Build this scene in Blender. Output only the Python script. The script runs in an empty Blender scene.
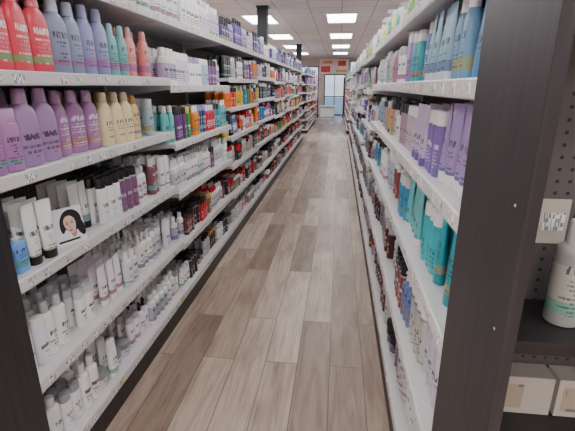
import bpy, math, random
import numpy as np
random.seed(7)
C=bpy.context
COL=C.scene.collection

def s2l(c):
    return tuple(((v/255)/12.92 if v/255<=0.04045 else ((v/255+0.055)/1.055)**2.4) for v in c)

# ---------------------------------------------------------------- materials
def newmat(name):
    m=bpy.data.materials.new(name); m.use_nodes=True
    nt=m.node_tree; b=nt.nodes['Principled BSDF']
    return m,nt,b
def simple(name,rgb,rough=.5,metal=0,noise=0.0,nscale=30):
    m,nt,b=newmat(name)
    c=s2l(rgb)
    b.inputs['Roughness'].default_value=rough; b.inputs['Metallic'].default_value=metal
    tc=nt.nodes.new('ShaderNodeTexCoord'); n=nt.nodes.new('ShaderNodeTexNoise'); n.inputs['Scale'].default_value=nscale
    nt.links.new(tc.outputs['Object'],n.inputs['Vector'])
    r=nt.nodes.new('ShaderNodeMix'); r.data_type='RGBA'
    r.inputs[6].default_value=(*[v*(1-noise) for v in c],1); r.inputs[7].default_value=(*[min(1,v*(1+noise)) for v in c],1)
    nt.links.new(n.outputs['Fac'],r.inputs[0]); nt.links.new(r.outputs[2],b.inputs['Base Color'])
    return m
def math_node(nt,op,a,b=None,c=None):
    n=nt.nodes.new('ShaderNodeMath'); n.operation=op
    for i,v in enumerate((a,b,c)):
        if v is None: continue
        if isinstance(v,(int,float)): n.inputs[i].default_value=v
        else: nt.links.new(v,n.inputs[i])
    return n.outputs[0]
def printed(name,rgb,sy=260,sz=150,thr=.56,ink=(60,60,70)):
    m,nt,b=newmat(name); L=nt.links.new
    tc=nt.nodes.new('ShaderNodeTexCoord'); sp=nt.nodes.new('ShaderNodeSeparateXYZ'); L(tc.outputs['Object'],sp.inputs[0])
    cb=nt.nodes.new('ShaderNodeCombineXYZ'); L(math_node(nt,'MULTIPLY',sp.outputs[0],sy),cb.inputs[0]); L(math_node(nt,'MULTIPLY',sp.outputs[1],sy),cb.inputs[1])
    L(math_node(nt,'FLOOR',math_node(nt,'MULTIPLY',sp.outputs[2],sz)),cb.inputs[2])
    n=nt.nodes.new('ShaderNodeTexNoise'); n.inputs['Scale'].default_value=1; n.inputs['Detail'].default_value=1; L(cb.outputs[0],n.inputs['Vector'])
    k=math_node(nt,'MULTIPLY',math_node(nt,'GREATER_THAN',n.outputs['Fac'],thr),.75)
    mx=nt.nodes.new('ShaderNodeMix'); mx.data_type='RGBA'; L(k,mx.inputs[0]); mx.inputs[6].default_value=(*s2l(rgb),1); mx.inputs[7].default_value=(*s2l(ink),1)
    L(mx.outputs[2],b.inputs['Base Color']); b.inputs['Roughness'].default_value=.5
    return m

WHITE=simple('shelf_white_metal',(214,212,214),.4,0,.06,8)
BLACK=simple('black_laminate',(34,31,33),.45,0,.3,20)
TAG=printed('paper_tag',(252,252,254),240,110,.52,(50,50,60))
TAGY=printed('yellow_tag',(228,214,150))
DARKMET=simple('dark_metal',(36,40,48),.4,.3,.1)

def pegboard(name,rgb):
    m,nt,b=newmat(name)
    tc=nt.nodes.new('ShaderNodeTexCoord'); sp=nt.nodes.new('ShaderNodeSeparateXYZ'); nt.links.new(tc.outputs['Object'],sp.inputs[0])
    h=math_node(nt,'ADD',sp.outputs[0],sp.outputs[1])
    fx=math_node(nt,'SUBTRACT',math_node(nt,'FRACT',math_node(nt,'DIVIDE',h,.0254)),.5)
    fz=math_node(nt,'SUBTRACT',math_node(nt,'FRACT',math_node(nt,'DIVIDE',sp.outputs[2],.0254)),.5)
    d=math_node(nt,'SQRT',math_node(nt,'ADD',math_node(nt,'MULTIPLY',fx,fx),math_node(nt,'MULTIPLY',fz,fz)))
    k=math_node(nt,'LESS_THAN',d,.16)
    mx=nt.nodes.new('ShaderNodeMix'); mx.data_type='RGBA'; nt.links.new(k,mx.inputs[0])
    mx.inputs[6].default_value=(*s2l(rgb),1); mx.inputs[7].default_value=(.02,.018,.018,1)
    nt.links.new(mx.outputs[2],b.inputs['Base Color']); b.inputs['Roughness'].default_value=.6
    return m
PEG=pegboard('pegboard_shaded_grey',(142,137,136))  # board colour darkened to paint in deeper shadow behind the shelves
PEGD=pegboard('pegboard_dark',(98,94,94))

def woodblack():
    m,nt,b=newmat('black_wood_grain')
    tc=nt.nodes.new('ShaderNodeTexCoord'); mp=nt.nodes.new('ShaderNodeMapping'); mp.inputs['Scale'].default_value=(60,60,2.5)
    n=nt.nodes.new('ShaderNodeTexNoise'); n.inputs['Scale'].default_value=1; n.inputs['Detail'].default_value=6; n.inputs['Distortion'].default_value=.6
    nt.links.new(tc.outputs['Object'],mp.inputs[0]); nt.links.new(mp.outputs[0],n.inputs['Vector'])
    r=nt.nodes.new('ShaderNodeValToRGB'); r.color_ramp.elements[0].position=.35; r.color_ramp.elements[0].color=(*s2l((42,39,43)),1)
    r.color_ramp.elements[1].position=.72; r.color_ramp.elements[1].color=(*s2l((56,53,57)),1)
    nt.links.new(n.outputs['Fac'],r.inputs[0]); nt.links.new(r.outputs[0],b.inputs['Base Color'])
    b.inputs['Roughness'].default_value=.42
    return m
BWOOD=woodblack()

def floor_mat():
    m,nt,b=newmat('vinyl_plank_floor')
    L=nt.links.new
    tc=nt.nodes.new('ShaderNodeTexCoord'); sp=nt.nodes.new('ShaderNodeSeparateXYZ'); L(tc.outputs['Object'],sp.inputs[0])
    cb=nt.nodes.new('ShaderNodeCombineXYZ'); L(sp.outputs[1],cb.inputs[0]); L(sp.outputs[0],cb.inputs[1])
    br=nt.nodes.new('ShaderNodeTexBrick'); L(cb.outputs[0],br.inputs['Vector'])
    br.offset=.37; br.offset_frequency=2; br.squash=1
    br.inputs['Scale'].default_value=1; br.inputs['Brick Width'].default_value=1.22; br.inputs['Row Height'].default_value=.182
    br.inputs['Mortar Size'].default_value=.0017; br.inputs['Mortar Smooth'].default_value=.2
    br.inputs['Color1'].default_value=(0,0,0,1); br.inputs['Color2'].default_value=(1,1,1,1); br.inputs['Mortar'].default_value=(.5,.5,.5,1)
    ramp=nt.nodes.new('ShaderNodeValToRGB'); e=ramp.color_ramp.elements
    e[0].position=0; e[0].color=(*s2l((148,128,115)),1); e[1].position=1; e[1].color=(*s2l((214,198,184)),1)
    x=e.new(.5); x.color=(*s2l((180,161,147)),1)
    L(br.outputs['Color'],ramp.inputs[0])
    off=math_node(nt,'MULTIPLY',br.outputs['Color'],37.0)
    cg=nt.nodes.new('ShaderNodeCombineXYZ')
    L(math_node(nt,'MULTIPLY',sp.outputs[0],24.0),cg.inputs[0]); L(math_node(nt,'MULTIPLY',sp.outputs[1],1.7),cg.inputs[1]); L(off,cg.inputs[2])
    n=nt.nodes.new('ShaderNodeTexNoise'); L(cg.outputs[0],n.inputs['Vector']); n.inputs['Scale'].default_value=1; n.inputs['Detail'].default_value=8; n.inputs['Roughness'].default_value=.62; n.inputs['Distortion'].default_value=1.2
    gr=nt.nodes.new('ShaderNodeValToRGB'); g=gr.color_ramp.elements
    g[0].position=.30; g[0].color=(.50,.455,.42,1); g[1].position=.58; g[1].color=(1.06,1.06,1.06,1)
    L(n.outputs['Fac'],gr.inputs[0])
    mu=nt.nodes.new('ShaderNodeMix'); mu.data_type='RGBA'; mu.blend_type='MULTIPLY'; mu.inputs[0].default_value=.72
    L(ramp.outputs[0],mu.inputs[6]); L(gr.outputs[0],mu.inputs[7])
    cg2=nt.nodes.new('ShaderNodeCombineXYZ')
    L(math_node(nt,'MULTIPLY',sp.outputs[0],9.0),cg2.inputs[0]); L(math_node(nt,'MULTIPLY',sp.outputs[1],2.4),cg2.inputs[1]); L(off,cg2.inputs[2])
    n2=nt.nodes.new('ShaderNodeTexNoise'); L(cg2.outputs[0],n2.inputs['Vector']); n2.inputs['Scale'].default_value=1; n2.inputs['Detail'].default_value=3
    g2=nt.nodes.new('ShaderNodeValToRGB'); q=g2.color_ramp.elements; q[0].position=.3; q[0].color=(.64,.59,.55,1); q[1].position=.52; q[1].color=(1,1,1,1)
    L(n2.outputs['Fac'],g2.inputs[0])
    mu2=nt.nodes.new('ShaderNodeMix'); mu2.data_type='RGBA'; mu2.blend_type='MULTIPLY'; mu2.inputs[0].default_value=.7
    L(mu.outputs[2],mu2.inputs[6]); L(g2.outputs[0],mu2.inputs[7])
    mo=nt.nodes.new('ShaderNodeMix'); mo.data_type='RGBA'; L(br.outputs['Fac'],mo.inputs[0]); L(mu2.outputs[2],mo.inputs[6]); mo.inputs[7].default_value=(*s2l((74,59,52)),1)
    L(mo.outputs[2],b.inputs['Base Color'])
    b.inputs['Roughness'].default_value=.38
    bp=nt.nodes.new('ShaderNodeBump'); bp.inputs['Strength'].default_value=.1; bp.inputs['Distance'].default_value=.002
    L(n.outputs['Fac'],bp.inputs['Height']); L(bp.outputs[0],b.inputs['Normal'])
    return m
FLOOR=floor_mat()

def ceil_mat():
    m,nt,b=newmat('ceiling_tiles')
    L=nt.links.new
    tc=nt.nodes.new('ShaderNodeTexCoord')
    br=nt.nodes.new('ShaderNodeTexBrick'); L(tc.outputs['Object'],br.inputs['Vector'])
    br.offset=0; br.inputs['Scale'].default_value=1; br.inputs['Brick Width'].default_value=.61; br.inputs['Row Height'].default_value=.61
    br.inputs['Mortar Size'].default_value=.012
    br.inputs['Color1'].default_value=(*s2l((224,216,216)),1); br.inputs['Color2'].default_value=(*s2l((216,208,208)),1); br.inputs['Mortar'].default_value=(*s2l((176,168,168)),1)
    L(br.outputs['Color'],b.inputs['Base Color']); b.inputs['Roughness'].default_value=.9
    return m
CEIL=ceil_mat()
WALL=simple('painted_wall',(202,186,182),.8,0,.04,3)

def bottle_mat():
    m,nt,b=newmat('printed_plastic')
    L=nt.links.new
    a=nt.nodes.new('ShaderNodeAttribute'); a.attribute_name='pcol'
    t=nt.nodes.new('ShaderNodeAttribute'); t.attribute_name='ptxt'
    u=nt.nodes.new('ShaderNodeAttribute'); u.attribute_name='luv'
    sp=nt.nodes.new('ShaderNodeSeparateXYZ'); L(u.outputs['Vector'],sp.inputs[0])
    x,y,r=sp.outputs
    rows=math_node(nt,'ADD',math_node(nt,'MULTIPLY',r,10.0),13.0)
    yr=math_node(nt,'MULTIPLY',y,rows)
    row=math_node(nt,'FLOOR',yr); fr=math_node(nt,'FRACT',yr)
    m1=math_node(nt,'GREATER_THAN',fr,.45)
    cb=nt.nodes.new('ShaderNodeCombineXYZ')
    L(math_node(nt,'MULTIPLY',x,40.0),cb.inputs[0]); L(math_node(nt,'MULTIPLY',row,5.3),cb.inputs[1]); L(math_node(nt,'MULTIPLY',r,90.0),cb.inputs[2])
    n=nt.nodes.new('ShaderNodeTexNoise'); n.inputs['Scale'].default_value=1; n.inputs['Detail'].default_value=1; L(cb.outputs[0],n.inputs['Vector'])
    m2=math_node(nt,'GREATER_THAN',n.outputs['Fac'],.45)
    wn=nt.nodes.new('ShaderNodeTexWhiteNoise'); wn.noise_dimensions='2D'
    cw=nt.nodes.new('ShaderNodeCombineXYZ'); L(row,cw.inputs[0]); L(r,cw.inputs[1]); L(cw.outputs[0],wn.inputs['Vector'])
    wid=math_node(nt,'MULTIPLY',math_node(nt,'SUBTRACT',wn.outputs['Value'],.2),.4)
    m3=math_node(nt,'LESS_THAN',math_node(nt,'ABSOLUTE',x),wid)
    hi=math_node(nt,'ADD',math_node(nt,'MULTIPLY',r,.2),.3)
    m4=math_node(nt,'MULTIPLY',math_node(nt,'GREATER_THAN',y,.12),math_node(nt,'LESS_THAN',y,hi))
    k=math_node(nt,'MULTIPLY',math_node(nt,'MULTIPLY',m1,m2),math_node(nt,'MULTIPLY',m3,m4))
    k=math_node(nt,'MULTIPLY',k,.8)
    lo2=math_node(nt,'ADD',hi,.03); hi2=math_node(nt,'ADD',hi,.11)
    cb2=nt.nodes.new('ShaderNodeCombineXYZ'); L(math_node(nt,'MULTIPLY',x,26.0),cb2.inputs[0]); L(math_node(nt,'MULTIPLY',y,9.0),cb2.inputs[1]); L(math_node(nt,'MULTIPLY',r,70.0),cb2.inputs[2])
    nb=nt.nodes.new('ShaderNodeTexNoise'); nb.inputs['Scale'].default_value=1; nb.inputs['Detail'].default_value=0; L(cb2.outputs[0],nb.inputs['Vector'])
    kb=math_node(nt,'MULTIPLY',math_node(nt,'GREATER_THAN',y,lo2),math_node(nt,'LESS_THAN',y,hi2))
    kb=math_node(nt,'MULTIPLY',kb,math_node(nt,'MULTIPLY',math_node(nt,'GREATER_THAN',nb.outputs['Fac'],.44),math_node(nt,'LESS_THAN',math_node(nt,'ABSOLUTE',x),.24)))
    k=math_node(nt,'MAXIMUM',k,math_node(nt,'MULTIPLY',kb,.88))
    s1=math_node(nt,'GREATER_THAN',r,.45)
    s2=math_node(nt,'MULTIPLY',math_node(nt,'GREATER_THAN',y,.13),math_node(nt,'LESS_THAN',y,math_node(nt,'ADD',.17,math_node(nt,'MULTIPLY',math_node(nt,'FRACT',math_node(nt,'MULTIPLY',r,57.3)),.12))))
    ks=math_node(nt,'MULTIPLY',math_node(nt,'MULTIPLY',s1,s2),t.outputs['Fac'])
    k=math_node(nt,'MULTIPLY',k,t.outputs['Fac'])
    bw=nt.nodes.new('ShaderNodeRGBToBW'); L(a.outputs['Color'],bw.inputs[0])
    dark=math_node(nt,'LESS_THAN',bw.outputs[0],.24)
    tm=nt.nodes.new('ShaderNodeMix'); tm.data_type='RGBA'; L(dark,tm.inputs[0]); tm.inputs[6].default_value=(.04,.04,.06,1); tm.inputs[7].default_value=(.85,.85,.85,1)
    hs=nt.nodes.new('ShaderNodeCombineColor'); hs.mode='HSV'; L(math_node(nt,'FRACT',math_node(nt,'MULTIPLY',r,23.7)),hs.inputs[0]); hs.inputs[1].default_value=.65; hs.inputs[2].default_value=.42
    m0=nt.nodes.new('ShaderNodeMix'); m0.data_type='RGBA'; L(math_node(nt,'MULTIPLY',ks,.8),m0.inputs[0]); L(a.outputs['Color'],m0.inputs[6]); L(hs.outputs[0],m0.inputs[7])
    mx=nt.nodes.new('ShaderNodeMix'); mx.data_type='RGBA'; L(k,mx.inputs[0]); L(m0.outputs[2],mx.inputs[6]); L(tm.outputs[2],mx.inputs[7])
    L(mx.outputs[2],b.inputs['Base Color'])
    L(math_node(nt,'SUBTRACT',1.0,a.outputs['Alpha']),b.inputs['Metallic'])
    b.inputs['Roughness'].default_value=.32
    return m
BOT=bottle_mat()

# ---------------------------------------------------------------- box mesh builder
class MB:
    def __init__(s): s.v=[];s.f=[];s.m=[]
    def box(s,x0,x1,y0,y1,z0,z1,mi=0):
        if x0>x1:x0,x1=x1,x0
        if y0>y1:y0,y1=y1,y0
        o=len(s.v)
        s.v+=[(x0,y0,z0),(x1,y0,z0),(x1,y1,z0),(x0,y1,z0),(x0,y0,z1),(x1,y0,z1),(x1,y1,z1),(x0,y1,z1)]
        for f in ((0,3,2,1),(4,5,6,7),(0,1,5,4),(1,2,6,5),(2,3,7,6),(3,0,4,7)):
            s.f.append(tuple(o+i for i in f)); s.m.append(mi)
    def prism(s,pts,y0,y1,mi=0):
        o=len(s.v); n=len(pts)
        s.v+=[(p[0],y0,p[1]) for p in pts]+[(p[0],y1,p[1]) for p in pts]
        for i in range(n):
            j=(i+1)%n; s.f.append((o+i,o+j,o+n+j,o+n+i)); s.m.append(mi)
        s.f.append(tuple(o+i for i in range(n))[::-1]); s.m.append(mi)
        s.f.append(tuple(o+n+i for i in range(n))); s.m.append(mi)
    def obj(s,name,mats,parent=None,bevel=0):
        me=bpy.data.meshes.new(name); me.from_pydata(s.v,[],s.f)
        for m in mats: me.materials.append(m)
        me.polygons.foreach_set('material_index',s.m); me.update()
        ob=bpy.data.objects.new(name,me); COL.objects.link(ob)
        if parent: ob.parent=parent
        if bevel:
            b=ob.modifiers.new('bevel','BEVEL'); b.width=bevel; b.segments=2; b.limit_method='ANGLE'
        return ob

# ---------------------------------------------------------------- bottle templates
def K(*r): return r
KINDS={
'liter':[K(0,.8,.8,2.6,0),K(.012,.95,.95,2.6,0),K(.05,1,1,2.6,0),K(.3,1,1,2.6,0),K(.55,.98,.98,2.6,0),K(.68,.92,.92,2.5,0),K(.755,.78,.8,2.3,0),K(.80,.52,.66,2,0),K(.815,.42,.6,2,1),K(.817,.47,.68,2,1),K(.97,.42,.6,2,1),K(1,.36,.5,2,1),K(1,.01,.01,2,1)],
'cyl':[K(0,.88,.88,2,0),K(.012,1,1,2,0),K(.18,1,1,2,2),K(.6,1,1,2,0),K(.70,1,1,2,0),K(.745,.94,.94,2,0),K(.775,.7,.7,2,0),K(.785,.5,.5,2,1),K(.787,.56,.56,2,1),K(.985,.54,.54,2,1),K(1,.48,.48,2,1),K(1,.01,.01,2,1)],
'disc':[K(0,.9,.9,2.3,0),K(.012,1,1,2.3,0),K(.2,1,1,2.3,0),K(.76,.98,.98,2.3,0),K(.785,.92,.92,2.2,0),K(.787,.9,.9,2,1),K(.79,.94,.94,2.1,1),K(.98,.9,.9,2.1,1),K(1,.82,.82,2.1,1),K(1,.01,.01,2,1)],
'tube':[K(0,.76,1.0,2,1),K(.005,.8,1.05,2,1),K(.14,.8,1.05,2,1),K(.142,.74,.98,2,0),K(.16,.82,1.05,2,0),K(.4,.9,.86,2,0),K(.7,.97,.5,2,0),K(.93,1,.12,2,0),K(.94,1,.07,3,0),K(1,1,.06,3,0),K(1,.01,.01,2,0)],
'can':[K(0,.93,.93,2,3),K(.012,1,1,2,3),K(.03,1,1,2,0),K(.5,1,1,2,0),K(.76,1,1,2,3),K(.775,.98,.98,2,3),K(.80,.84,.84,2,1),K(.802,.9,.9,2,1),K(.97,.88,.88,2,1),K(.993,.8,.8,2,1),K(1,.6,.6,2,1),K(1,.01,.01,2,1)],
'jar':[K(0,.92,.92,2,0),K(.04,1,1,2,0),K(.5,1,1,2,0),K(.58,.92,.92,2,1),K(.59,1.03,1.03,2,1),K(.96,1.03,1.03,2,1),K(1,.96,.96,2,1),K(1,.01,.01,2,1)],
'pump':[K(0,.9,.9,2.4,0),K(.012,1,1,2.4,0),K(.15,1,1,2.4,2),K(.5,1,1,2.4,0),K(.62,1,1,2.4,0),K(.67,.8,.85,2.2,0),K(.69,.42,.5,2,1),K(.692,.44,.55,2,1),K(.77,.42,.52,2,1),K(.775,.14,.18,2,1),K(.9,.14,.18,2,1),K(.902,.26,.36,2,1),K(.98,.24,.32,2,1),K(.985,.01,.01,2,1)],
'square':[K(0,.95,.95,6,0),K(.01,1,1,6,0),K(.2,1,1,6,2),K(.62,1,1,6,0),K(.74,1,1,6,0),K(.77,.9,.9,5,0),K(.775,.5,.6,2,1),K(.78,.56,.7,2,1),K(.99,.54,.68,2,1),K(1,.48,.6,2,1),K(1,.01,.01,2,1)],
'box':[K(0,1,1,40,0),K(.3,1,1,40,2),K(.62,1,1,40,0),K(1,1,1,40,0),K(1,.01,.01,40,0)],
'spray':[K(0,.9,.9,2,0),K(.012,1,1,2,0),K(.2,1,1,2,0),K(.66,1,1,2,0),K(.7,.93,.93,2,0),K(.73,.6,.6,2,0),K(.75,.34,.34,2,1),K(.755,.38,.38,2,1),K(.84,.36,.36,2,1),K(.845,.3,.3,2,1),K(.99,.26,.26,2,1),K(1,.2,.2,2,1),K(1,.01,.01,2,1)],
}
FLAT={'liter':.62,'cyl':1,'disc':.72,'tube':.55,'can':1,'jar':1,'pump':.7,'square':.6,'box':.5,'spray':1}
TPL={}
def tpl(kind,n):
    if (kind,n) in TPL: return TPL[(kind,n)]
    R=KINDS[kind]; fl=FLAT[kind]
    a=np.linspace(-math.pi,math.pi,n+1); c=np.cos(a); s=np.sin(a)
    V=[];U=[]
    for (z,rx,ry,p,ci) in R:
        cx=np.sign(c)*np.abs(c)**(2/p)*ry*fl; sy=np.sign(s)*np.abs(s)**(2/p)*rx
        V.append(np.stack([cx,sy,np.full(n+1,z)],1)); U.append(np.stack([a/math.pi,np.full(n+1,z)],1))
    V=np.concatenate(V);U=np.concatenate(U)
    F=[];CI=[]
    for i in range(len(R)-1):
        for j in range(n):
            o=i*(n+1)
            F.append((o+j,o+j+1,o+n+1+j+1,o+n+1+j)); CI.append(R[i][4])
    if kind in('pump','spray'):
        o=len(V); L=.95 if kind=='pump' else .5
        z0,z1=(.915,.97) if kind=='pump' else (.90,.96)
        bx=np.array([(0,-.1,z0),(L,-.1,z0),(L,.1,z0),(0,.1,z0),(0,-.1,z1),(L,-.1,z1-.01),(L,.1,z1-.01),(0,.1,z1)],float)
        V=np.concatenate([V,bx]);U=np.concatenate([U,np.tile([.9,.99],(8,1))])
        for f in ((0,3,2,1),(4,5,6,7),(0,1,5,4),(1,2,6,5),(2,3,7,6),(3,0,4,7)):
            F.append(tuple(o+i for i in f)); CI.append(1)
    t=(V,U,np.array(F),np.array(CI)); TPL[(kind,n)]=t
    return t

class Products:
    def __init__(s): s.V=[];s.U=[];s.F=[];s.C=[];s.T=[];s.o=0
    def add(s,kind,n,x,y,z,H,W,face,cols,metal=0,jit=.12,ang=None):
        V,U,F,CI=tpl(kind,n)
        r=W/2
        P=V*np.array([r,r,H])
        a=((0 if face>0 else math.pi) if ang is None else ang)+random.gauss(0,jit)
        ca,sa=math.cos(a),math.sin(a)
        Q=np.stack([P[:,0]*ca-P[:,1]*sa+x,P[:,0]*sa+P[:,1]*ca+y,P[:,2]+z],1)
        s.V.append(Q); s.U.append(np.concatenate([U,np.full((len(U),1),cols['r'])],1))
        s.F.append(F+s.o); s.o+=len(V)
        pal=np.array([cols['pal'][i] for i in range(4)])
        s.C.append(pal[CI]); s.T.append(((CI==0)|(CI==2)).astype(float))
    def obj(s,name):
        if not s.V: return
        V=np.concatenate(s.V);U=np.concatenate(s.U);F=np.concatenate(s.F);Cc=np.concatenate(s.C);T=np.concatenate(s.T)
        me=bpy.data.meshes.new(name)
        me.vertices.add(len(V)); me.vertices.foreach_set('co',V.astype(np.float32).ravel())
        me.loops.add(F.size); me.loops.foreach_set('vertex_index',F.astype(np.int32).ravel())
        me.polygons.add(len(F)); me.polygons.foreach_set('loop_start',np.arange(0,F.size,4,dtype=np.int32))
        me.update(calc_edges=True)
        me.polygons.foreach_set('use_smooth',np.ones(len(F),bool))
        at=me.attributes.new('pcol','FLOAT_COLOR','FACE'); at.data.foreach_set('color',Cc.astype(np.float32).ravel())
        at=me.attributes.new('ptxt','FLOAT','FACE'); at.data.foreach_set('value',T.astype(np.float32))
        at=me.attributes.new('luv','FLOAT_VECTOR','POINT'); at.data.foreach_set('vector',U.astype(np.float32).ravel())
        me.set_sharp_from_angle(angle=math.radians(42))
        me.materials.append(BOT)
        ob=bpy.data.objects.new(name,me); COL.objects.link(ob)
        return ob

def sat(c,k=1.15):
    g=sum(c)/3
    if max(c)-min(c)<14: return c
    return tuple(max(0,min(255,g+(v-g)*k)) for v in c)
def palette(body,cap,label=None,acc=None,metal=0):
    v=lambda c,m:(*s2l(c),1-m)
    j=lambda c:tuple(max(0,min(255,k+random.uniform(-5,5))) for k in c)
    body=j(sat(body)); cap=sat(cap)
    return {'pal':[v(body,metal),v(cap,0),v(label or body,metal if not label else 0),v(acc or (170,170,175),.6)],'r':random.random()}

W_=(246,246,248); BK=(28,28,32); SV=(200,202,208); LAV=(172,136,176)
PINK=(214,84,98); GB=(140,152,180); SAL=(218,142,138); CREAM=(236,226,190)
PUR=(150,134,196); TQ=(50,170,178); NAVY=(40,50,100); RED=(190,30,44); GRN=(60,150,84); ORG=(232,120,40); MAG=(206,44,130)
def rnd(colors,kinds,Hs,Ws,caps,n,metal=0,labels=(None,)):
    out=[]
    for _ in range(n):
        out.append((random.choice(kinds),random.uniform(*Hs),random.uniform(*Ws),random.choice(colors),random.choice(caps),random.choice(labels),random.choice((2,2,3,4)),metal))
    return out
L1={
1.87:[('liter',.23,.085,W_,W_,None,20)],
1.53:[('liter',.27,.098,PINK,(226,140,146),None,4),('liter',.27,.1,GB,(190,200,215),None,2),('liter',.28,.1,(146,152,190),(180,190,220),None,2),('liter',.235,.08,(120,176,180),(150,195,200),None,2),('liter',.24,.088,SAL,(225,170,165),None,4),('disc',.22,.07,(180,170,190),SV,None,3)],
1.22:[('disc',.2,.075,(176,134,178),(190,150,190),None,2),('liter',.26,.108,LAV,(190,160,195),None,2),('liter',.25,.1,(164,122,162),(186,150,186),None,3),('liter',.24,.09,CREAM,(225,215,180),None,3),('liter',.22,.08,(232,206,150),(210,170,100),None,2),('disc',.2,.07,(170,186,200),SV,None,2),('disc',.19,.07,(220,170,110),W_,None,2)],
.88:[('GAP',.035),('pump',.16,.065,(120,174,232),W_,None,1),('tube',.22,.064,W_,BK,None,2),('GAP',.20),('tube',.21,.064,W_,BK,None,2),('disc',.21,.055,W_,BK,(190,190,198),3),('can',.21,.055,(150,110,140),BK,None,3,.3),('cyl',.19,.055,W_,SV,None,3),('cyl',.21,.055,(120,80,90),W_,None,2),('disc',.2,.055,W_,W_,None,3)],
.49:[('disc',.19,.062,W_,W_,None,2),('cyl',.22,.06,W_,(206,206,212),None,3),('disc',.17,.055,W_,SV,None,3),('tube',.2,.064,W_,W_,None,3),('cyl',.18,.055,(230,232,238),W_,None,3),('spray',.21,.055,W_,W_,None,3),('disc',.18,.055,(206,210,215),W_,None,3)],
.13:[('cyl',.2,.06,W_,W_,None,2),('disc',.17,.055,W_,(160,160,165),None,2),('cyl',.22,.055,W_,W_,None,2),('jar',.075,.085,(224,224,228),(150,150,156),None,1),('disc',.2,.055,W_,W_,None,1),('jar',.075,.085,(224,224,228),(150,150,156),None,2),('disc',.18,.055,W_,(190,190,195),None,2),('spray',.2,.055,W_,BK,None,2),('cyl',.19,.055,W_,W_,(180,190,205),4)],
}
L2={
1.87:[('pump',.25,.085,W_,W_,None,4),('liter',.25,.085,W_,(214,206,226),None,4),('pump',.25,.08,(228,226,236),W_,None,4),('liter',.24,.08,(216,206,228),W_,None,4)],
1.49:[('cyl',.22,.07,W_,W_,(200,180,214),3),('disc',.21,.065,(226,216,232),W_,None,4),('cyl',.2,.06,W_,(190,170,205),None,4),('disc',.2,.06,(180,196,214),W_,None,3),('disc',.2,.06,(120,80,130),BK,None,3)],
1.14:[('liter',.23,.075,(110,190,186),W_,None,2),('disc',.21,.06,(110,70,120),BK,None,3),('disc',.21,.06,(40,130,70),(226,200,60),None,2),('cyl',.21,.06,(230,150,60),W_,None,2),('disc',.21,.06,(60,60,110),(150,150,200),None,3),('cyl',.2,.06,(200,60,80),W_,None,3),('disc',.2,.06,(60,140,150),BK,None,3)],
.82:[('cyl',.21,.06,W_,W_,(210,215,220),4),('disc',.2,.055,W_,(210,212,216),None,4),('cyl',.18,.05,(216,218,224),W_,None,3),('spray',.21,.05,W_,W_,(180,190,210),3),('disc',.17,.05,(120,60,110),BK,None,3)],
.47:[('cyl',.18,.05,W_,W_,(190,190,200),3),('disc',.16,.05,(110,50,50),BK,None,3),('can',.18,.05,(60,50,56),BK,None,3,.2),('disc',.17,.05,RED,BK,None,3),('disc',.16,.05,(130,90,70),(200,170,110),None,3),('cyl',.18,.05,(220,220,224),RED,None,3)],
.13:[('disc',.15,.05,W_,SV,None,3),('can',.18,.05,(60,55,60),BK,None,3,.2),('jar',.07,.08,(120,80,76),BK,None,3),('cyl',.17,.05,(190,190,196),BK,None,3),('disc',.16,.055,(60,44,50),(180,150,100),None,3)],
}
def Lfar(z,i):
    if z>1.7: return rnd([(100,80,170),(60,70,160),W_,(190,190,220),(80,60,130)],['pump','liter','disc'],(.2,.27),(.07,.085),[W_,BK,NAVY],7)
    if z>1.35: return rnd([(150,50,140),(60,70,140),W_,(110,50,120),(230,130,40),(190,190,210),BK],['disc','cyl','liter','tube'],(.18,.22),(.055,.07),[W_,BK],8)
    if z>1.1: return rnd([NAVY,(60,120,180),ORG,RED,MAG,(110,60,140),(230,200,70),GRN,BK],['disc','cyl','liter','square'],(.17,.21),(.055,.07),[W_,BK],8)
    if z>.8: return rnd([RED,MAG,ORG,GRN,(60,60,120),(60,150,190),BK,W_,(230,200,60)],['disc','cyl','box','tube'],(.15,.2),(.05,.065),[W_,BK],8,0,(None,W_))
    if z>.6: return rnd([(60,50,56),BK,RED,(120,100,90),GRN,(200,190,180),(210,210,214),ORG],['disc','cyl','can','jar'],(.14,.18),(.05,.065),[BK,W_,RED],8)
    if z>.4 : return rnd([(90,60,60),BK,RED,(120,100,90),(200,190,180),(210,210,214)],['disc','cyl','can','jar'],(.12,.17),(.05,.065),[BK,W_,RED],8)
    if i>=4: return rnd([RED,(190,40,50),(200,200,200),(70,40,50),BK],['disc','box','can','cyl'],(.12,.18),(.05,.07),[BK,W_,RED],8)
    return rnd([(120,80,76),(200,200,204),(70,56,58),(170,60,60),(160,150,140)],['disc','jar','can','cyl'],(.1,.16),(.05,.07),[BK,W_,SV],8)
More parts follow.
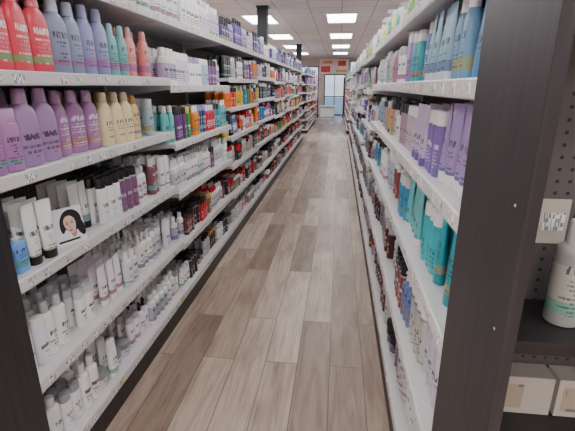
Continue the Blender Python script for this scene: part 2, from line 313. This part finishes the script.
R1={
1.78:[('pump',.24,.08,(170,200,225),W_,None,6),('tube',.2,.07,(110,160,210),W_,None,6),('liter',.22,.08,(206,216,224),W_,None,6)],
1.50:[('tube',.255,.085,(110,156,196),(90,140,200),None,3),('liter',.25,.08,(134,174,206),W_,None,2),('tube',.24,.078,(154,188,214),(225,235,240),None,4),('liter',.24,.075,(84,130,180),W_,None,3),('disc',.22,.07,(70,180,180),W_,None,2),('disc',.23,.07,(160,140,190),W_,None,3),('disc',.22,.07,(190,206,224),W_,None,3)],
1.2:[('disc',.23,.066,PUR,(226,210,90),None,2),('tube',.24,.066,(176,160,206),W_,None,4),('disc',.21,.06,(130,114,180),W_,None,3),('tube',.22,.066,(206,196,222),(120,100,170),None,4),('disc',.2,.06,(206,196,206),W_,None,4),('disc',.2,.06,(180,150,170),BK,None,3)],
.87:[('tube',.26,.07,TQ,(40,150,160),None,5),('disc',.22,.06,(70,186,196),W_,None,4),('tube',.23,.066,(120,200,206),W_,None,4),('disc',.2,.06,(70,150,190),(220,230,235),None,4),('can',.2,.05,(190,195,200),W_,None,4,.5)],
.49:[('can',.22,.055,(60,56,70),BK,None,2,.2),('spray',.24,.05,(226,226,232),BK,None,2),('cyl',.22,.055,(206,208,216),(120,160,190),None,3),('can',.23,.055,(210,212,216),W_,None,4,.4),('spray',.22,.05,(110,140,190),W_,None,3),('can',.21,.05,(150,90,90),BK,None,3,.4)],
.13:[('can',.25,.055,(222,226,232),(70,140,200),None,3),('can',.25,.055,(226,226,230),(60,110,180),(200,206,214),3),('cyl',.23,.055,(230,230,234),BK,None,3),('can',.23,.055,(220,222,226),(60,120,190),None,3,.2),('can',.22,.055,(110,60,66),(190,60,60),None,3,.2),('jar',.08,.08,(60,70,90),BK,None,3)],
}
def Rfar(z,i):
    if z>1.7: return rnd([(150,200,120),W_,(210,215,225),(120,190,180),(220,220,150)],['pump','liter','disc'],(.16,.22),(.065,.08),[W_,SV],7)
    if z>1.35: return rnd([(190,210,225),(220,226,236),(160,150,190),(200,206,160),(180,130,160),W_],['disc','liter','tube'],(.18,.22),(.055,.07),[W_,SV],8)
    if z>1.1: return rnd([W_,(210,214,226),(150,170,200),(100,90,150),(200,160,120)],['disc','cyl','tube'],(.16,.2),(.055,.065),[W_,BK,SV],8)
    if z>.8: return rnd([(70,160,190),(200,210,220),(120,150,190),W_,(150,80,80)],['disc','cyl','can'],(.17,.22),(.05,.06),[W_,BK],8,.1)
    if z>.4: return rnd([(190,194,200),(150,110,110),(150,150,160),(90,50,54),(216,216,220)],['can','cyl','spray'],(.17,.22),(.05,.055),[W_,BK,SV],8,.35)
    return rnd([(90,50,54),(70,66,70),(150,70,70),(190,190,194)],['can','jar','disc'],(.12,.22),(.05,.06),[BK,SV,(190,60,60)],8,.2)

def fill(P,spec,xf,side,y0,y1,zs,hmax,n,rows,depth):
    y=y0+.012; k=0
    while y<y1-.03:
        sp=spec[k%len(spec)]; k+=1
        if sp[0]=='GAP': y+=sp[1]; continue
        kind,H,W,body,cap,lab,cnt=sp[:7]; metal=sp[7] if len(sp)>7 else 0
        if random.random()<.02 and k>2: y+=.04
        H=min(H,hmax)
        dp=W*FLAT[kind]*1.12+.006
        if kind=='tube': dp=W*.62+.006
        if kind=='pump' : dp=W*.95
        pal=palette(body,cap,lab,None,metal)
        base=random.uniform(.0,.03)
        for c in range(cnt):
            if y+W>y1-.008: y=y1; break
            d=.022+base+random.uniform(0,.012)
            if random.random()<.07: d+=dp
            for r in range(rows):
                if d+dp>depth-.02: break
                P.add(kind,n if r==0 else max(8,n//2//8*8 if n>8 else 8),xf-side*(d+dp/2),y+W/2+random.gauss(0,.001),zs,H,W,side,pal,metal)
                d+=dp+random.uniform(0,.003)
            y+=W+.003+random.uniform(0,.003)

def unit(xf,side,y0,y1,levels,depth=.42,name='store_shelving_unit'):
    mb=MB(); s=side
    top=2.02
    X=lambda d:xf-s*d
    mb.box(X(depth),X(depth+.06),y0,y1,.1,top,1)
    mb.box(X(.004),X(2*depth+.056),y0,y1,0,.1,2)
    for yy in (y0,y1-.02):
        mb.box(X(depth-.012),X(depth+.002),yy,yy+.02,.1,top,0)
    for i,z in enumerate(levels):
        for sgn in (0,1):
            def XX(d,sgn=sgn): return X(d) if sgn==0 else X(2*depth+.06-d)
            mb.box(XX(.006),XX(depth),y0+.002,y1-.002,z-.012,z+.012,0)
            mb.prism([(XX(.0),z-.024),(XX(.002),z+.014),(XX(.006),z+.018),(XX(.01),z+.018),(XX(.01),z-.026),(XX(.003),z-.028)],y0+.001,y1-.001,0)
        if z>.2:
            for yy in (y0+.003,y1-.006):
                mb.prism([(X(depth),z-.012),(X(depth),z-.06),(X(.05),z-.014),(X(.05),z-.012)],yy,yy+.003,0)
        y=y0+.04
        while y<y1-.08 and y<9:
            if random.random()<.8:
                mb.box(X(-.0014),X(.001),y,y+random.choice((.03,.034,.05)),z-.021,z+.009,3 if random.random()<.96 else 4)
            y+=random.uniform(.06,.14)
    return mb.obj(name,[WHITE,PEG,BLACK,TAG,TAGY])

XL=-1.0; XR=.28
def run(side,xf,ystart,n,first_specs,far,lv1,lv2,lv3,names):
    y=ystart
    for i in range(n):
        lv=lv1 if i==0 else (lv2 if i in(1,) else lv3[i%len(lv3)])
        y1=y+1.4
        unit(xf,side,y,y1,lv)
        seg=24 if i<2 else (16 if i<4 else 8)
        rows=4 if i<1 else (3 if i<4 else 2)
        L=sorted(lv)
        if i>=2: P=Products()
        for j,z in enumerate(L):
            if i<2: P=Products()
            hmax=(L[j+1]-z-.05) if j+1<len(L) else .27
            if i<len(first_specs): sp=first_specs[i].get(z) or far(z,i)
            else: sp=far(z,i)
            fill(P,sp,xf,side,y+.01,y1-.01,z+.0125,hmax,seg,rows,.42)
            if i<2: P.obj(names(z))
        if i>=2: P.obj('hair_care_bottles')
        y=y1+.0015
def nmL(z): return {1.87:'shampoo_bottles',1.53:'shampoo_bottles',1.22:'conditioner_bottles',.88:'hair_styling_tubes',.49:'hair_lotion_bottles',.13:'hair_cream_jars'}.get(z,'hair_care_bottles')
def nmR(z): return {1.78:'shampoo_bottles',1.5:'conditioner_tubes',1.2:'hair_mask_tubes',.87:'hair_gel_tubes',.49:'hairspray_cans',.13:'hairspray_cans'}.get(z,'hair_care_bottles')
lvA=[.13,.49,.88,1.22,1.53,1.87]; lvB=[.13,.47,.82,1.14,1.49,1.87]; lvC=[[.13,.44,.74,1.02,1.29,1.56,1.87],[.13,.42,.76,1.05,1.33,1.6,1.87]]
run(1,XL,1.10,8,[L1,L2],Lfar,lvA,lvB,lvC,nmL)
rA=[.13,.49,.87,1.2,1.5,1.78]; rC=[[.13,.46,.8,1.12,1.45,1.76],[.13,.49,.84,1.2,1.5,1.78]]
run(-1,XR,.94,8,[R1],Rfar,rA,rA,rC,nmR)
def run2(side,xf,ys,n,far,lv):
    y=ys
    for i in range(n):
        unit(xf,side,y,y+1.4,lv); P=Products(); L=lv
        for j,z in enumerate(L):
            hmax=(L[j+1]-z-.05) if j+1<len(L) else .25
            fill(P,far(z,i),xf,side,y+.01,y+1.39,z+.0125,hmax,8,1,.42)
        P.obj('hair_care_bottles'); y+=1.4015
run2(1,XL,13.9,4,Lfar,lvC[0]); run2(-1,XR,13.9,4,Rfar,rC[0])

# ---------------------------------------------------------------- end caps
def endcap(name,xa,xb,yf,yb,levels,ysf):
    e=bpy.data.objects.new(name,None); COL.objects.link(e)
    s=1 if xb>xa else -1
    m=MB(); m.box(xa,xa+s*.022,yf,yb,0,2.3); m.obj('side_board',[BWOOD],e,.0015)
    m=MB(); m.box(xb,xb-s*.022,yf,yb,0,2.3); m.obj('side_board_far',[BWOOD],e,.0015)
    m=MB(); m.box(xa+s*.022,xb-s*.022,yb-.018,yb,0,2.3); m.obj('pegboard_back',[PEGD],e)
    m=MB()
    for z in levels:
        m.box(xa+s*.0222,xb-s*.0222,ysf,yb-.018,z-.028,z)
    m.box(xa+s*.0222,xb-s*.0222,yf+.03,yf+.045,0,.09)
    m.obj('shelf_boards',[BLACK],e,.001)
    m=MB()
    for z in (1.32,1.1,.5):
        m.box(xa-s*.0012,xa+s*.002,yf+.035,yf+.039,z,z+.004)
    m.obj('screw_caps',[WHITE],e)
    return e
endcap('endcap_display',XR+.0,XR+.9,.625,.938,(.12,.45,.76,1.03,1.62,2.28),.74)
endcap('endcap_display',XL-.0,XL-.9,.72,1.098,(.12,.45,.80,1.2,1.62,2.28),.80)

CARD=simple('beige_card',(200,194,184),.7,0,.1,25)
m=MB(); m.box(.44,.50,.9165,.9195,1.17,1.27); m.box(.447,.493,.9155,.9165,1.2,1.24,1); m.obj('price_card',[CARD,TAG])
BOXW=simple('carton_white',(214,208,198),.6,0,.08,12); BOXT=printed('carton_print',(196,184,164),60,60,.6,(120,106,92))
for k,(x,w,h) in enumerate(((.355,.16,.10),(.525,.16,.10),(.70,.15,.095))):
    m=MB(); m.box(x,x+w,.86,.915,.7605,.7605+h,0); m.box(x+.012,x+w*.6,.8593,.86,.775,.7605+h-.02,1)
    m.obj('flat_carton',[BOXW,BOXT],None,.001)
P=Products()
for k in range(6):
    P.add('cyl',32,.478+k*.085,.83,1.0305,.22,.066,1,palette((160,162,154),(212,210,204),(186,186,178)),0,.05,-math.pi/2)
P.obj('lotion_bottles')
P=Products()
for k in range(9):
    P.add('cyl',24,.37+k*.07,.845,1.6205,.17,.055,1,palette((190,186,196),BK),0,.05,-math.pi/2)
P.obj('lotion_bottles')

# folded card display with portrait print on the left shelf
SK=simple('print_skin',(232,196,180),.6); HR=simple('print_hair',(34,26,28),.6,0,.3,90); LP=simple('print_lips',(180,60,66),.6); CW=simple('card_white',(240,242,248),.5); SKS=simple('print_skin_shade',(196,152,138),.6)
e=bpy.data.objects.new('portrait_display_card',None); COL.objects.link(e)
def panel(name,pts,mat,parent):
    me=bpy.data.meshes.new(name); me.from_pydata(pts,[],[tuple(range(len(pts)))]); me.materials.append(mat)
    o=bpy.data.objects.new(name,me); COL.objects.link(o); o.parent=parent; return o
m=MB(); m.prism([(-.0,.0),(-.028,.145),(-.030,.145),(-.002,.0)],-.065,.065,0); m.prism([(-.056,.0),(-.028,.145),(-.030,.145),(-.058,.0)],-.065,.065,0); m.obj('folded_card',[CW],e)
def disc(name,cy,cz,ry,rz,mat,off,rot=0.0,egg=0.0):
    pts=[]
    for k in range(32):
        a=2*math.pi*k/32; py=ry*math.cos(a)*(1+egg*math.sin(a)); pz=rz*math.sin(a)
        yy=cy+py*math.cos(rot)-pz*math.sin(rot); z=cz+py*math.sin(rot)+pz*math.cos(rot)
        pts.append((-.028*z/.145+off,yy,z))
    panel(name,pts,mat,e)
disc('hair_print',.014,.092,.044,.044,HR,.0008,.3); disc('hair_side_print',.046,.064,.017,.042,HR,.0009,.25); disc('hair_wave_print',-.024,.082,.012,.034,HR,.0010,-.15)
disc('neck_print',.014,.044,.012,.018,SKS,.0012)
disc('face_print',.006,.077,.024,.036,SK,.0016,.12,.22); disc('lips_print',.004,.055,.007,.003,LP,.0023,.1)
disc('nose_print',.003,.068,.003,.006,SKS,.0022,.1)
disc('eye_print_l',-.006,.082,.0055,.0022,HR,.0023,.1); disc('eye_print_r',.015,.084,.0055,.0022,HR,.0023,.1)
disc('brow_print_l',-.006,.089,.007,.0012,HR,.0023,.0); disc('brow_print_r',.016,.0915,.007,.0012,HR,.0023,.2)
m=MB(); m.prism([(-.0035+.0012,.012),(-.0045+.0012,.020),(-.006,.020),(-.004,.012)],-.055,.035,0); m.obj('text_strip',[BLACK],e)
e.location=(XL-.044,1.455,.893)
e.rotation_euler=(0,0,math.radians(-24))

# ---------------------------------------------------------------- room
H=2.9; X0,X1,Y0,Y1=-6.2,5.6,-3.5,23.0
m=MB(); m.box(X0,X1,Y0,Y1,-.05,0); m.obj('floor',[FLOOR])
m=MB(); m.box(X0,X1,Y0,Y1,H,H+.05); m.obj('ceiling',[CEIL])
m=MB(); m.box(X0-.1,X0,Y0,Y1,0,H); m.obj('wall_left',[WALL])
m=MB(); m.box(X1,X1+.1,Y0,Y1,0,H); m.obj('wall_right',[WALL])
m=MB(); m.box(X0,X1,Y0-.1,Y0,0,H); m.obj('wall_front',[WALL])
ops=[(-5.4,-3.2,.7,2.5),(-2.9,-1.1,.7,2.5),(-.8,.3,0,2.1),(.5,2.3,.7,2.75),(2.6,4.8,.7,2.5)]
m=MB(); xs=X0
for (a,b,z0,z1) in ops:
    m.box(xs,a,Y1,Y1+.15,0,H); m.box(a,b,Y1,Y1+.15,z1,H)
    if z0>0: m.box(a,b,Y1,Y1+.15,0,z0)
    xs=b
m.box(xs,X1,Y1,Y1+.15,0,H); m.obj('wall_back',[WALL])
GL,nt,b=newmat('window_glass'); b.inputs['Transmission Weight'].default_value=1; b.inputs['Roughness'].default_value=0; b.inputs['IOR'].default_value=1.02; b.inputs['Base Color'].default_value=(.9,.97,1,1)
POSTR=simple('poster_red',(220,70,62),.5,0,.3,5); POSTO=simple('poster_orange',(240,166,110),.5,0,.2,6)
for i,(a,bb,z0,z1) in enumerate(ops):
    door=(z0==0); e=bpy.data.objects.new('door_1' if door else 'window_%d'%(i+1),None); COL.objects.link(e)
    m=MB(); t=.05
    m.box(a,a+t,Y1+.03,Y1+.1,z0,z1); m.box(bb-t,bb,Y1+.03,Y1+.1,z0,z1); m.box(a+t,bb-t,Y1+.03,Y1+.1,z1-t,z1); m.box(a+t,bb-t,Y1+.03,Y1+.1,z0,z0+t)
    mid=(a+bb)/2; 
    if door: m.box(mid-.02,mid+.02,Y1+.03,Y1+.1,z0+t,z1-t); m.box(a+t,bb-t,Y1+.035,Y1+.095,.95,1.0)
    m.obj('frame',[DARKMET],e)
    m=MB(); m.box(a+t,bb-t,Y1+.06,Y1+.066,z0+t,z1-t); m.obj('glass_pane',[GL],e)
SIGNW=simple('sign_white',(240,222,218),.5)
m=MB(); m.box(-1.05,.42,Y1-.03,Y1-.002,2.12,2.84,1); m.box(-.98,-.5,Y1-.034,Y1-.03,2.2,2.5,0); m.box(-.9,-.4,Y1-.034,Y1-.03,2.62,2.76,2); m.box(-.1,.3,Y1-.034,Y1-.03,2.5,2.76,0); m.box(-.22,.36,Y1-.034,Y1-.03,2.2,2.32,2); m.obj('storefront_sign',[POSTR,SIGNW,POSTO])
m=MB(); m.box(-14,14,Y1+.15,Y1+40,-.12,-.06); m.obj('ground_outside',[simple('asphalt',(176,180,186),.9,0,.2,4)])
CT=simple('counter_blue_laminate',(150,180,205),.4,0,.06,5)
m=MB(); m.box(-.9,-.2,20.9,21.4,0,.55); m.box(-.95,-.15,20.85,21.45,.55,.59,1); m.box(-.88,-.22,20.885,20.9,.08,.5,1)
m.obj('checkout_counter',[CT,simple('counter_top',(210,214,220),.3)])
def rack(x0,y0):
    e=bpy.data.objects.new('merchandise_rack',None); COL.objects.link(e)
    m=MB()
    for (x,y) in ((x0,y0),(x0+.64,y0),(x0,y0+.38),(x0+.64,y0+.38)): m.box(x,x+.03,y,y+.03,0,1.9)
    for z in (.15,.55,.95,1.35,1.75): m.box(x0,x0+.67,y0,y0+.41,z,z+.02)
    m.obj('rack_frame',[DARKMET],e)
    P=Products()
    for z in (.17,.57,.97,1.37,1.77):
        col=random.choice([RED,MAG,ORG,(240,120,160),(230,190,60)])
        for k in range(6): P.add('box',8,x0+.1+k*.095,y0+.2,z+.0005,.28 if z<1.7 else .24,.085,1,palette(col if random.random()<.6 else random.choice([RED,MAG,ORG,W_,(60,160,190)]),W_),0,0.0)
    o=P.obj('cartons'); o.parent=e
rack(-1.68,21.0); rack(.2,21.3)

for (x,y) in ((-1.45,8.3),(-1.45,15.6),):
    m=MB(); m.box(x-.09,x+.09,y-.09,y+.09,0,H); m.box(x-.105,x+.105,y-.105,y+.105,H-.03,H-.001); m.obj('support_column',[DARKMET])
LE,nt,b=newmat('lamp_diffuser'); b.inputs['Base Color'].default_value=(.9,.9,.9,1)
b.inputs['Emission Color'].default_value=(1.0,.985,.97,1); b.inputs['Emission Strength'].default_value=13.0
for x in (-5.0,-3.4,-1.75,0.0,1.8,3.6):
    for y in (-2.6,0.0,3.2,6.5,9.8,13.1,16.4,19.7):
        m=MB(); w,l=.6,1.2
        x0,x1,y0,y1=x-w/2,x+w/2,y-l/2,y+l/2
        m.box(x0-.02,x0,y0,y1,H-.02,H-.0005,0);m.box(x1,x1+.02,y0,y1,H-.02,H-.0005,0)
        m.box(x0-.02,x1+.02,y0-.02,y0,H-.02,H-.0005,0);m.box(x0-.02,x1+.02,y1,y1+.02,H-.02,H-.0005,0)
        m.box(x0,x1,y0,y1,H-.012,H-.0005,1)
        m.obj('ceiling_light_panel',[WHITE,LE])

w=bpy.data.worlds.new('World'); C.scene.world=w; w.use_nodes=True; nt=w.node_tree
bg=nt.nodes['Background']; sky=nt.nodes.new('ShaderNodeTexSky'); sky.sky_type='HOSEK_WILKIE'; sky.turbidity=6; sky.sun_direction=(.3,-.6,.7)
nt.links.new(sky.outputs[0],bg.inputs[0]); bg.inputs[1].default_value=8

cam=bpy.data.cameras.new('cam'); co=bpy.data.objects.new('camera',cam); COL.objects.link(co); C.scene.camera=co
cam.sensor_width=36; cam.lens=415/575*36; cam.clip_start=.02
co.location=(0,0,1.5); co.rotation_euler=(math.radians(90-17.3),0,math.radians(6.8))
